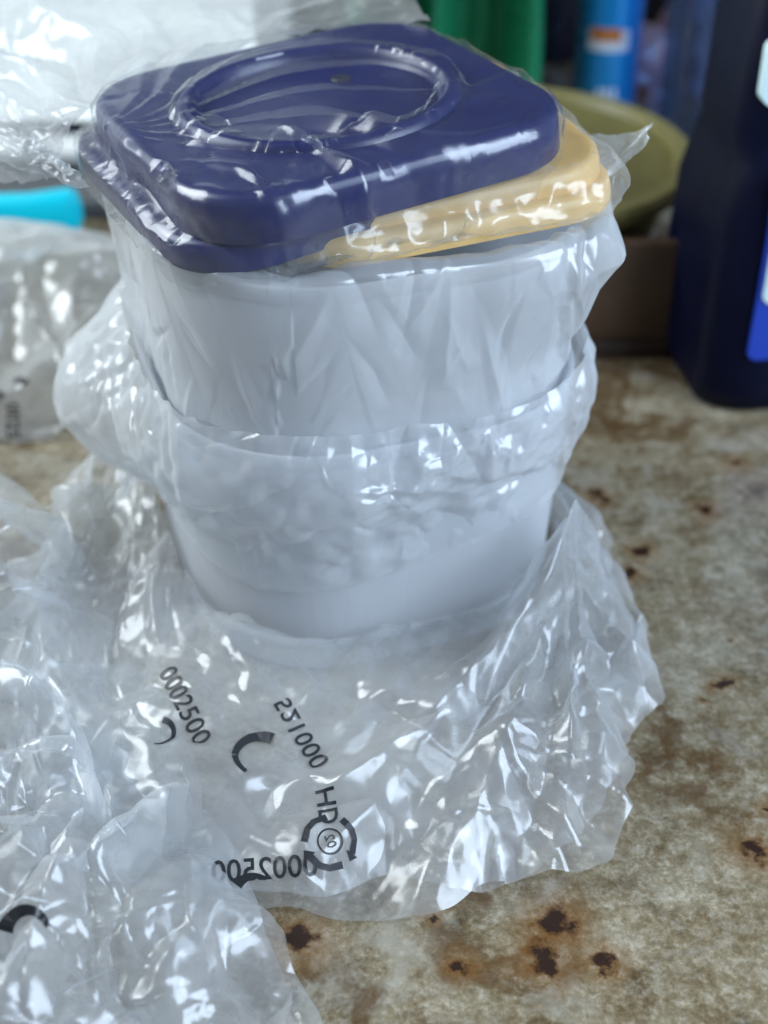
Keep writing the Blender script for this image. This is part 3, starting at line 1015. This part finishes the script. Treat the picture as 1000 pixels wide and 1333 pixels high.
def ribbon(ctrl, nu, nv, seed, cf=None, grow=1.10, crs=(50, 140), kg=0.02, sl=(0.25, 0.2), fans=()):
    """a loose sheet through a coarse net of control points (rows x columns)"""
    A = np.array(ctrl, float)

    def resample(A, m, axis):
        A = np.moveaxis(A, axis, 0)
        n = A.shape[0]
        t = np.linspace(0, n - 1, m); i = np.clip(t.astype(int), 0, n - 2); f = (t - i)[:, None, None]
        E = np.concatenate([2 * A[:1] - A[1:2], A, 2 * A[-1:] - A[-2:-1]])
        p0, p1, p2, p3 = E[i], E[i + 1], E[i + 2], E[i + 3]
        Q = 0.5 * (2 * p1 + (p2 - p0) * f + (2 * p0 - 5 * p1 + 4 * p2 - p3) * f * f + (3 * p1 - p0 - 3 * p2 + p3) * f ** 3)
        return np.moveaxis(Q, 0, axis)
    P = resample(resample(A, nv, 0), nu, 1)
    P = relax(P, grow, grow, 30, kg=kg, bend=0.6, coll=cf, seed=seed, amp=0.3)
    P = freeze(up2(up2(up2(P))))
    for (Q, n_, sl_, rm, win) in fans:
        P = fan(P, Q, n_, sl_, rm, seed, 0.01, win)
    P = facets(P, 0.036, 0.0048 * sl[0] / 0.25, seed + 1, (1.0, 2.4), rotc=0.9)
    P = facets(P, 0.013, 0.0013 * sl[0] / 0.25, seed + 3, (1.0, 2.0), calm(P.shape[:2], (4, 4), seed + 5, 0.0), rotc=1.2)
    return creases(P, crs[0], seed + 6, (0.03, 0.12), sl[1])


def px(u, v, y=None, z=None):
    """world point seen at photograph pixel (u, v) on the plane y = ... or z = ..."""
    p = R(PITCH)
    d = np.array([(u - 500) / FPX, 0, 0]) + np.array([0, math.cos(p), -math.sin(p)]) + (666.5 - v) / FPX * np.array([0, math.sin(p), math.cos(p)])
    c = np.array(CAM)
    t = (y - c[1]) / d[1] if y is not None else (z - c[2]) / d[2]
    return c + d * t


import time
T0 = time.time()
ub = upper_bag()
bag('plastic_bag', [('film', [ub])], M_film_up, 'clear plastic bag wrapped smoothly round the upper container')
lb = lower_bag()
bag('plastic_bag', [('film', [lb])], M_film_low, 'crinkled plastic bag round the lower container, puffed out at the left')
b1 = base_bag(31)
b2 = base_bag(47, -0.007, 0.95)
base_t, base_o = bag('plastic_bag', [('film', [b1]), ('inner_film', [b2])], M_film_base,
                     'crumpled clear bag with black print pushed down round the foot of the stack')
h1 = heap(-0.268, -0.268, 0.34, 0.52, 43, 65, [(0.125, 0.160, 0.062, 0.055, 0.065), (0.03, 0.16, 0.04, 0.09, 0.08), (0.07, -0.02, 0.060, 0.08, 0.12), (-0.08, 0.04, 0.065, 0.08, 0.1), (0.08, -0.15, 0.03, 0.07, 0.07)], 61, R(27), 1.15, cf=[low_c])
h2 = heap(-0.280, -0.262, 0.31, 0.48, 39, 59, [(0.11, 0.150, 0.045, 0.05, 0.06), (-0.03, 0.13, 0.04, 0.09, 0.08), (0.04, -0.02, 0.04, 0.09, 0.12), (-0.10, -0.02, 0.03, 0.08, 0.1)], 83, R(31), 1.15, cf=[low_c])
heap_t, heap_o = bag('plastic_bag', [('film', [h1]), ('inner_film', [h2])], M_film_heap,
                     'loose heap of empty clear plastic bag in the front left corner')
k1 = heap(-0.36, 0.285, 0.44, 0.30, 41, 29, [(0.0, 0.02, 0.070, 0.14, 0.09), (0.13, -0.01, 0.035, 0.06, 0.07)], 97, 0.12, 1.12, warp=0.022)
back_t, back_o = bag('plastic_bag', [('film', [k1])], M_film_back, 'blurred pale plastic bag lying behind the stack, below the cyan handle')
W = lid_bag()
print('film', round(time.time() - T0, 1))

# the loose mouth of the lid bag running off to the back left
y0 = [0.00, 0.05, 0.10]
ctrl = [
    [px(75, 205, y=-0.02), px(110, 150, y=0.03), px(260, 72, y=0.10), px(420, 42, y=0.13), px(560, 30, y=0.11)],
    [px(30, 190, y=0.03), px(70, 110, y=0.09), px(200, 45, y=0.15), px(400, 15, y=0.19), px(545, 8, y=0.15)],
    [px(-40, 160, y=0.06), px(0, 60, y=0.15), px(140, -10, y=0.22), px(380, -20, y=0.25), px(530, -20, y=0.19)],
    [px(-110, 130, y=0.08), px(-80, 0, y=0.20), px(80, -70, y=0.29), px(360, -60, y=0.31), px(520, -45, y=0.23)],
]
mo = ribbon(ctrl, 53, 29, 111, None, 1.01, sl=(0.12, 0.14), fans=[(px(140, 130, y=0.03), 36, 0.5, 0.2, (R(140), R(70)))])
ctrl = [
    [px(75, 205, y=-0.02), px(92, 225, y=-0.04), px(115, 245, y=-0.05)],
    [px(20, 170, y=0.02), px(40, 205, y=0.0), px(60, 238, y=0.0)],
    [px(-50, 140, y=0.06), px(-40, 195, y=0.03), px(-20, 240, y=0.04)],
]
mo2 = ribbon(ctrl, 25, 25, 131, None, 1.05, sl=(0.15, 0.15))
# pointed tail at the right
ctrl = [
    [px(690, 235, y=-0.035), px(712, 205, y=-0.01), px(728, 178, y=0.03)],
    [px(745, 240, y=-0.03), px(765, 205, y=-0.005), px(770, 172, y=0.02)],
    [px(800, 225, y=-0.02), px(815, 198, y=0.0), px(822, 172, y=0.015)],
    [px(838, 178, y=-0.005), px(846, 170, y=0.0), px(852, 163, y=0.005)],
]
tail = ribbon(ctrl, 17, 25, 141, None, 1.02, crs=(12, 10), sl=(0.13, 0.14))
# film round the yellow lids
def yellow_wrap():
    o, nn = tube_outline(113, 0.100, 0.042, 0.010, 0.006)
    psi = np.arctan2(o[:, 1], o[:, 0])
    zs = [0.2640, 0.2655, 0.2685, 0.2720, 0.2760, 0.2790, 0.2825, 0.2865, 0.2900]
    off = [-0.012, 0.0005, 0.002, 0.002, 0.001, -0.001, -0.003, -0.006, -0.016]
    P = np.zeros((9, 113, 3))
    for k in range(9):
        P[k, :, :2] = o + nn * (off[k] + 0.002)
        P[k, :, 2] = zs[k] + 0.0030 * np.sin(psi) * 0 + (o[:, 0] - 0.01) * 0.03 + 0.002
    P = relax(P, 1.06, 1.10, 40, kg=0.03, bend=0.1, weld=True, seed=151, amp=0.5)
    P = up2(P)
    P = facets(P, 0.009, 0.0013, 153, (2.2, 1.0), rotc=0.4)
    P = up2(P)
    P = facets(P, 0.005, 0.0007, 154)
    return soften(P, 1)
yw = yellow_wrap()
bag('plastic_bag', [('film', [W]), ('bag_mouth', [mo]), ('bag_mouth', [mo2])], [M_film_lid, M_film_mouth, M_film_mouth], 'thin clear bag over the blue lids, its open mouth trailing to the back left')
bag('plastic_bag', [('film', [yw]), ('pointed_tail', [tail])], [M_film_yel, M_film_low], 'wrinkled clear film round the yellow lids with a pointed tail at the right')

# ------------------------------------------------------------------ print on the bags
BVHS = {}


def project_print(obj, parent, name, build, u, v, ang, size, flip=False):
    """build(): list of (verts2d, faces) in unit size; laid on the film where pixel (u, v) meets it"""
    if parent.name not in BVHS:
        vv, ff, o_ = [], [], 0
        for ch in parent.children:
            if 'film' in ch.name:
                vv += [v.co.copy() for v in ch.data.vertices]
                ff += [tuple(i + o_ for i in p.vertices) for p in ch.data.polygons]
                o_ = len(vv)
        BVHS[parent.name] = BVHTree.FromPolygons(vv, ff)
    bvh = BVHS[parent.name]
    loc = obj.matrix_world.translation
    o = Vector(CAM) - loc
    tgt = Vector(px(u, v, y=0.6)) - Vector(CAM)
    hit, nrm, _, _ = bvh.ray_cast(o, tgt.normalized())
    if hit is None: return None
    d = tgt.normalized()
    # mean direction of the film around the hit
    n = Vector((0, 0, 0))
    for dx in (-1, 0, 1):
        for dy in (-1, 0, 1):
            h_, n_, _, _ = bvh.ray_cast(o, (Vector(px(u + dx * 12, v + dy * 12, y=0.6)) - Vector(CAM)).normalized())
            if h_ is not None:
                n += n_ if n_.dot(d) < 0 else -n_
    n.normalize()
    n = (n * 0.6 - d * 0.8).normalized()
    right = Vector((1, 0, 0))
    e1 = (right - n * right.dot(n)).normalized()
    e2 = n.cross(e1)
    a = R(ang)
    ex = e1 * math.cos(a) + e2 * math.sin(a)
    ey = -e1 * math.sin(a) + e2 * math.cos(a)
    verts, faces = build
    out, ok = [], []
    for (x, y) in verts:
        if flip: x = -x
        p = hit + ex * x * size + ey * y * size
        q, qn, _, _ = bvh.ray_cast(p + n * 0.012, -n, 0.035)
        if q is None: out.append(p); ok.append(False)
        else: out.append(q + n * 0.0009); ok.append(True)
    fs = [f for f in faces if all(ok[i] for i in f) and max((out[f[i]] - out[f[i - 1]]).length for i in range(len(f))) < size * 0.5]
    if not fs: return None
    ob = mesh_obj(name, out, fs, M_ink, parent, False)
    return ob


def text_mesh(s, ext=0.0):
    cu = bpy.data.curves.new('t', 'FONT')
    cu.body = s
    cu.align_x = 'CENTER'; cu.align_y = 'CENTER'
    cu.resolution_u = 3
    cu.offset = ext
    ob = bpy.data.objects.new('t', cu)
    C.objects.link(ob)
    dg = bpy.context.evaluated_depsgraph_get()
    me = bpy.data.meshes.new_from_object(ob.evaluated_get(dg))
    bm = bmesh.new(); bm.from_mesh(me)
    bmesh.ops.triangulate(bm, faces=bm.faces[:])
    bmesh.ops.subdivide_edges(bm, edges=[e for e in bm.edges if e.calc_length() > 0.25], cuts=2)
    bmesh.ops.triangulate(bm, faces=bm.faces[:])
    vs = [(v.co.x, v.co.y) for v in bm.verts]
    fs = [tuple(v.index for v in f.verts) for f in bm.faces]
    bm.free()
    bpy.data.objects.remove(ob)
    return vs, fs


def strip2d(pts, wds):
    V, F = [], []
    for i, (x, y) in enumerate(pts):
        a = pts[max(0, i - 1)]; b = pts[min(len(pts) - 1, i + 1)]
        tx, ty = b[0] - a[0], b[1] - a[1]
        l = math.hypot(tx, ty) or 1
        nx, ny = -ty / l, tx / l
        V += [(x + nx * wds[i] / 2, y + ny * wds[i] / 2), (x - nx * wds[i] / 2, y - ny * wds[i] / 2)]
    for i in range(len(pts) - 1):
        F.append((2 * i, 2 * i + 1, 2 * i + 3, 2 * i + 2))
    return V, F


def join2d(items):
    V, F = [], []
    for v, f in items:
        o = len(V)
        V += v; F += [tuple(i + o for i in q) for q in f]
    return V, F


def arc2d(a0, a1, r, w0, w1, n=14):
    pts = [(r * math.cos(R(a0 + (a1 - a0) * i / n)), r * math.sin(R(a0 + (a1 - a0) * i / n))) for i in range(n + 1)]
    return strip2d(pts, [w0 + (w1 - w0) * i / n for i in range(n + 1)])


def seg2d(p, q, w0, w1, n=6):
    return strip2d([(p[0] + (q[0] - p[0]) * i / n, p[1] + (q[1] - p[1]) * i / n) for i in range(n + 1)], [w0 + (w1 - w0) * i / n for i in range(n + 1)])


def recycle2d():
    it = []
    for k in range(3):
        a = 90 + 120 * k
        c = [(0.62 * math.cos(R(a + d)), 0.62 * math.sin(R(a + d))) for d in (-42, -10, 12, 44)]
        it.append(strip2d([c[0], ((c[0][0] + c[1][0]) / 2, (c[0][1] + c[1][1]) / 2), c[1], c[2], ((c[2][0] + c[3][0]) / 2, (c[2][1] + c[3][1]) / 2), c[3]], [0.17, 0.17, 0.15, 0.15, 0.16, 0.17]))
        # arrow head
        ta = R(a + 52); 
        tip = (0.66 * math.cos(ta) - 0.10 * math.sin(ta), 0.66 * math.sin(ta) + 0.10 * math.cos(ta))
        b0 = (0.44 * math.cos(R(a + 42)), 0.44 * math.sin(R(a + 42))); b1_ = (0.78 * math.cos(R(a + 44)), 0.78 * math.sin(R(a + 44)))
        it.append(([b0, b1_, tip], [(0, 1, 2)]))
    it.append(arc2d(0, 360, 0.30, 0.045, 0.045, 28))
    v, f = text_mesh('02')
    it.append(([(x * 0.34, y * 0.34) for x, y in v], f))
    return join2d(it)


PRINT = [
    (base_o[0], base_t, 'printed_number', text_mesh('0002500', 0.012), 238, 915, -62, 0.0150, False),
    (base_o[0], base_t, 'printed_arc', arc2d(60, 240, 0.5, 0.05, 0.24), 207, 955, 200, 0.016, False),
    (base_o[0], base_t, 'printed_number', text_mesh('521000', 0.012), 392, 955, -240, 0.0150, True),
    (base_o[0], base_t, 'printed_arc', arc2d(40, 220, 0.5, 0.26, 0.08), 338, 985, 20, 0.026, False),
    (base_o[0], base_t, 'recycling_mark', recycle2d(), 430, 1095, -70, 0.021, True),
    (base_o[0], base_t, 'printed_letters', text_mesh('HD', 0.015), 425, 1052, -80, 0.014, False),
    (base_o[0], base_t, 'printed_number', text_mesh('0002500', 0.012), 345, 1132, 4, 0.0155, True),
    (base_o[0], base_t, 'printed_arc', arc2d(30, 150, 0.5, 0.05, 0.3), 335, 1170, 20, 0.022, False),
    (heap_o[0], heap_t, 'printed_arc', arc2d(20, 170, 0.5, 0.1, 0.35), 30, 1218, 0, 0.022, False),
    (heap_o[0], heap_t, 'printed_arc', arc2d(60, 200, 0.5, 0.06, 0.16), 128, 862, 140, 0.014, False),
    (back_o[0], back_t, 'printed_number', text_mesh('002500', 0.01), 16, 560, -88, 0.014, False),
    (back_o[0], back_t, 'printed_arc', arc2d(0, 150, 0.5, 0.2, 0.35), 45, 578, 0, 0.016, False),
    (back_o[0], back_t, 'printed_arc', arc2d(30, 190, 0.5, 0.2, 0.4), 18, 512, 10, 0.024, False),
]
bpy.context.view_layer.update()
for (o_, t_, nm, bld, u, v, a, s, fl) in PRINT:
    project_print(o_, t_, nm, bld, u, v, a, s, fl)

# ------------------------------------------------------------------ things behind
# daylight window beyond the counter, left
def glow(name, col, s):
    m, nt, out = mat_new(name)
    e = N(nt, 'ShaderNodeEmission', i_Strength=s); e.inputs[0].default_value = (*col, 1)
    L(nt, e.outputs[0], out.inputs[0])
    return m
M_day = glow('daylight', (0.80, 0.94, 1.0), 1.25)
M_frame = plain('window_frame_paint', (0.62, 0.62, 0.6), 0.5)
wt = empty('window', (-0.62, 0.685, 0.0))
box('pane', (0.98, 0.01, 0.46), M_day, wt, (0, 0, 0.27), 0)
box('sill', (1.06, 0.05, 0.022), M_frame, wt, (0, -0.018, 0.0115), 0.003)
box('head', (1.06, 0.05, 0.03), M_frame, wt, (0, -0.012, 0.515), 0.003)
for sx in (-1, 1): box('jamb', (0.035, 0.05, 0.474), M_frame, wt, (sx * 0.508, -0.012, 0.261), 0.003)
box('mullion', (0.022, 0.03, 0.47), M_frame, wt, (-0.02, -0.012, 0.261), 0.003)
tag(wt, 'bright daylight window beyond the counter, seen through the film at top left', 'window')

# cyan handle, and a flat dark grey piece in place of shaded counter
M_cyan = plain('cyan_plastic', (0.0, 0.80, 0.95), 0.4, 0.03, 20, trans=0.5)
M_grey = plain('dark_grey_shade', (0.06, 0.062, 0.066), 0.6, 0.15, 20)
gt = empty('shade_slab', (-0.50, 0.575, 0.0))
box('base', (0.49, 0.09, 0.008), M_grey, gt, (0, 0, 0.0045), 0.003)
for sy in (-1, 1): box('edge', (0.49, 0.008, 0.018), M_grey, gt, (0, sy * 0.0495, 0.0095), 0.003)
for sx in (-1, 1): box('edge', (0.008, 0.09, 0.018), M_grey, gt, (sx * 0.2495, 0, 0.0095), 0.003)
tag(gt, 'flat dark grey tray standing in for shaded counter behind the cyan handle', 'slab')


def handle():
    rings = []
    for t, hw, hh in [(0, 0.010, 0.006), (0.004, 0.019, 0.013), (0.012, 0.0215, 0.0150), (0.05, 0.0165, 0.0120), (0.10, 0.0150, 0.0115), (0.2, 0.016, 0.0120), (0.27, 0.014, 0.011), (0.275, 0.008, 0.006)]:
        a = np.linspace(0, 2 * PI, 28, endpoint=False)
        e = lambda c: np.sign(c) * np.abs(c) ** 0.6
        rings.append(np.column_stack([np.full(28, -t), hh * e(np.cos(a)), hw * e(np.sin(a))]))
    return loft(rings, (True, True))
c0 = px(106, 276, z=0.0215)
V_, F_ = handle()
ho = mesh_obj('handle', V_, F_, M_cyan, None, True, 50)
ho.location = (c0[0], c0[1], 0.0225)
tag(ho, 'bright cyan plastic handle with a flared end at the left edge', 'handle')

# olive bowl
M_olive = plain('olive_plastic', (0.27, 0.24, 0.085), 0.42, 0.08, 30, trans=0.35)
bw = empty('mixing_bowl', (0.115, 0.42, 0.0))
lathe('body', [(0.0, 0.010), (0.095, 0.010), (0.10, 0.003), (0.105, 0.008), (0.125, 0.050), (0.138, 0.092), (0.141, 0.107), (0.1385, 0.107), (0.135, 0.092), (0.122, 0.052), (0.098, 0.016), (0.0, 0.016)], M_olive, bw, 72)
M_olive_rim = plain('pale_olive_plastic', (0.36, 0.32, 0.13), 0.4, 0.06, 30, trans=0.3)
lathe('rim', [(0.138, 0.106), (0.152, 0.100), (0.156, 0.103), (0.157, 0.112), (0.153, 0.116), (0.140, 0.116), (0.138, 0.112), (0.138, 0.106)], M_olive_rim, bw, 72)
lathe('lid_disc', [(0.0, 0.106), (0.05, 0.1065), (0.12, 0.106), (0.136, 0.109), (0.139, 0.1145)], M_olive, bw, 72)
tag(bw, 'round olive green plastic bowl with a lid, behind the yellow lids', 'bowl')

# wooden board under the bowl
M_wood = plain('brown_wood', (0.10, 0.058, 0.034), 0.55, 0.25, 14)
M_wood2 = plain('dark_wood', (0.035, 0.022, 0.016), 0.5, 0.2, 14)
bt = empty('wooden_board', (0.15, 0.262, 0.0))
box('board', (0.18, 0.012, 0.086), M_wood, bt, (0.02, 0, 0.059), 0.002)
box('foot_rail', (0.17, 0.02, 0.015), M_wood2, bt, (0, 0, 0.008), 0.002)
tag(bt, 'brown wooden board standing in front of the olive bowl', 'board')

# blue can
M_can = plain('blue_metal_paint', (0.02, 0.33, 0.75), 0.22, 0.08, 20, metal=0.2)
M_can2 = plain('white_can_print', (0.75, 0.77, 0.80), 0.35)
M_orange = plain('orange_can_print', (0.60, 0.20, 0.05), 0.35)
ct = empty('drink_can', (0.248, 0.80, 0.0))
lathe('body', [(0.0, 0.003), (0.026, 0.0), (0.030, 0.004), (0.0355, 0.014), (0.0355, 0.205), (0.034, 0.214), (0.028, 0.226), (0.027, 0.228)], M_can, ct, 48)
lathe('top', [(0.027, 0.2275), (0.0275, 0.232), (0.0255, 0.232), (0.0245, 0.227), (0.0, 0.227)], plain('aluminium', (0.75, 0.76, 0.78), 0.25, metal=0.9), ct, 48)


def band(name, r, z0, z1, a0, a1, mat, parent):
    n = 14
    V = []; F = []
    for i in range(n + 1):
        a = R(a0 + (a1 - a0) * i / n)
        V += [(r * math.cos(a), r * math.sin(a), z0), (r * math.cos(a), r * math.sin(a), z1)]
    for i in range(n): F.append((2 * i, 2 * i + 2, 2 * i + 3, 2 * i + 1))
    return mesh_obj(name, V, F, mat, parent, True)
band('printed_patch', 0.0359, 0.085, 0.108, -135, -60, M_can2, ct)
band('printed_patch', 0.0362, 0.096, 0.110, -130, -75, M_orange, ct)
for a in (-110, -98, -84): band('printed_stroke', 0.0359, 0.022, 0.044, a, a + 8, M_can2, ct)
tag(ct, 'tall blue can with a white and orange emblem behind the bowl', 'can')

# green folds
M_green = plain('green_plastic', (0.012, 0.19, 0.085), 0.30, 0.15, 10)
xs = np.linspace(0, 0.27, 73)
Vg = []; Fg = []
zz = np.linspace(0.0, 0.36, 19)
for k, z in enumerate(zz):
    for x in xs:
        s = x / 0.27
        w_ = 0.026 * math.sin(s * 17 + 0.6 + 0.3 * math.sin(z * 9)) + 0.012 * math.sin(s * 37 + 1.0)
        Vg.append((x - 0.135 + 0.006 * math.sin(z * 12 + s * 7), w_ - 0.05 * s * s, z))
for k in range(18):
    for i in range(72): Fg.append((k * 73 + i, k * 73 + i + 1, (k + 1) * 73 + i + 1, (k + 1) * 73 + i))
go = mesh_obj('folded_sheet', Vg, Fg, M_green, None, True)
go.modifiers.new('thick', 'SOLIDIFY').thickness = 0.002
go.location = (0.028, 0.80, 0.001)
tag(go, 'dark green sheet hanging in vertical folds behind the blue lid', 'sheet')

# navy jug at the right with labels
M_navy = plain('dark_navy_plastic', (0.0012, 0.0025, 0.016), 0.5, 0.1, 30, spec=0.15)
M_lab = plain('blue_label', (0.012, 0.05, 0.42), 0.4, 0.1, 10)
M_labw = plain('pale_label', (0.62, 0.82, 0.85), 0.45, 0.05, 20)
jt = empty('detergent_jug', (0.352, 0.25, 0.0), (0, 0, R(8)))
jr = []
for h_, r_, z, ox in [(0.104, 0.04, 0.0, 0), (0.115, 0.045, 0.004, 0), (0.118, 0.046, 0.02, 0), (0.119, 0.045, 0.09, 0), (0.117, 0.044, 0.155, 0), (0.112, 0.042, 0.180, 0), (0.106, 0.042, 0.194, -0.004), (0.094, 0.04, 0.203, -0.016), (0.090, 0.038, 0.215, -0.022), (0.088, 0.038, 0.31, -0.022), (0.078, 0.036, 0.335, -0.022), (0.055, 0.03, 0.352, -0.022), (0.03, 0.025, 0.358, -0.022)]:
    q = rsq(h_, r_)
    q[:, 1] *= 0.62
    q[:, 0] += ox
    jr.append(ring3(q, z))
V_, F_ = loft(jr, (True, True))
mesh_obj('body', V_, F_, M_navy, jt, True, 60)
lathe('cap', [(0.0, 0.05), (0.026, 0.05), (0.028, 0.047), (0.028, 0.0), (0.0, 0.0)], M_navy, jt, 40, (-0.022, 0, 0.358))


def label_plate(name, x0, x1, z0, z1, y, mat, parent, r=0.008):
    pts = []
    for (cx, cz, a0) in [(x1 - r, z1 - r, 0), (x0 + r, z1 - r, 90), (x0 + r, z0 + r, 180), (x1 - r, z0 + r, 270)]:
        for i in range(7):
            a = R(a0 + i * 15)
            pts.append((cx + r * math.cos(a), cz + r * math.sin(a)))
    Vv = [(x, y, z) for x, z in pts] + [(x, y + 0.02, z) for x, z in pts]
    n = len(pts)
    F = [tuple(range(n))[::-1]] + [(i, (i + 1) % n, n + (i + 1) % n, n + i) for i in range(n)]
    return mesh_obj(name, Vv, F, mat, parent, False)
label_plate('blue_label', -0.090, 0.085, 0.050, 0.200, -0.0748, M_lab, jt)
label_plate('white_label', -0.087, 0.07, 0.098, 0.180, -0.0765, M_labw, jt)
label_plate('upper_label', -0.104, 0.045, 0.240, 0.285, -0.0570, M_labw, jt)
tag(jt, 'dark navy detergent jug with blue and pale labels at the right edge', 'jug')

# clear tub and clutter behind
M_clear = film('clear_tub_plastic', haze=0.02, tint=(0.60, 0.72, 0.86), rough=0.15, gloss=0.4)
tt_ = empty('clear_tub', (0.36, 0.74, 0.0))
rr = [ring3(rsq(h_, 0.02), z) for h_, z in [(0.050, 0.002), (0.052, 0.006), (0.060, 0.24), (0.064, 0.242), (0.064, 0.246), (0.058, 0.246), (0.050, 0.008)]]
V_, F_ = loft(rr, (True, True))
mesh_obj('body', V_, F_, M_clear, tt_, True, 50)
tag(tt_, 'clear plastic tub standing between the blue can and the navy jug', 'tub')
M_pink = film('pink_film', haze=0.6, tint=(0.95, 0.8, 0.85), rough=0.2, hcol=(0.85, 0.68, 0.72))
pk = heap(0.0, 0.0, 0.16, 0.14, 19, 17, [(0, 0, 0.075, 0.05, 0.05)], 201, 0.2, 1.15, crs=(20, 40))
pk = pk + np.array([0.375, 0.90, 0.0])
bag('wrapper', [('film', [pk])], M_pink, 'pinkish white crumpled wrapper in the top right corner', None)
M_dark = plain('black_plastic', (0.008, 0.009, 0.014), 0.4, 0.2)
dt = empty('coffee_maker', (0.46, 1.22, 0.0))
box('body', (0.22, 0.16, 0.165), M_dark, dt, (0, 0, 0.0825), 0.01)
box('panel', (0.18, 0.01, 0.10), plain('dark_grey_plastic', (0.03, 0.034, 0.045), 0.3), dt, (0, -0.084, 0.08), 0.003)
tag(dt, 'black appliance behind the clear tub', 'appliance')
M_red = plain('red_plastic', (0.32, 0.010, 0.022), 0.4)
rt_ = empty('red_canister', (0.205, 1.02, 0.0))
lathe('body', [(0.0, 0.0), (0.045, 0.0), (0.05, 0.005), (0.05, 0.10), (0.0, 0.10)], M_dark, rt_, 40)
lathe('lid', [(0.0, 0.155), (0.048, 0.155), (0.052, 0.15), (0.052, 0.10), (0.0, 0.10)], M_red, rt_, 40)
tag(rt_, 'canister with a dark red lid between the green sheet and the blue can', 'canister')
rc = empty('red_carton', (0.47, 1.06, 0.0))
box('body', (0.10, 0.06, 0.11), M_red, rc, (0, 0, 0.056), 0.003)
box('flap', (0.098, 0.058, 0.004), M_red, rc, (0, 0, 0.114), 0.001)
tag(rc, 'red carton behind the pink wrapper at the top right', 'carton')
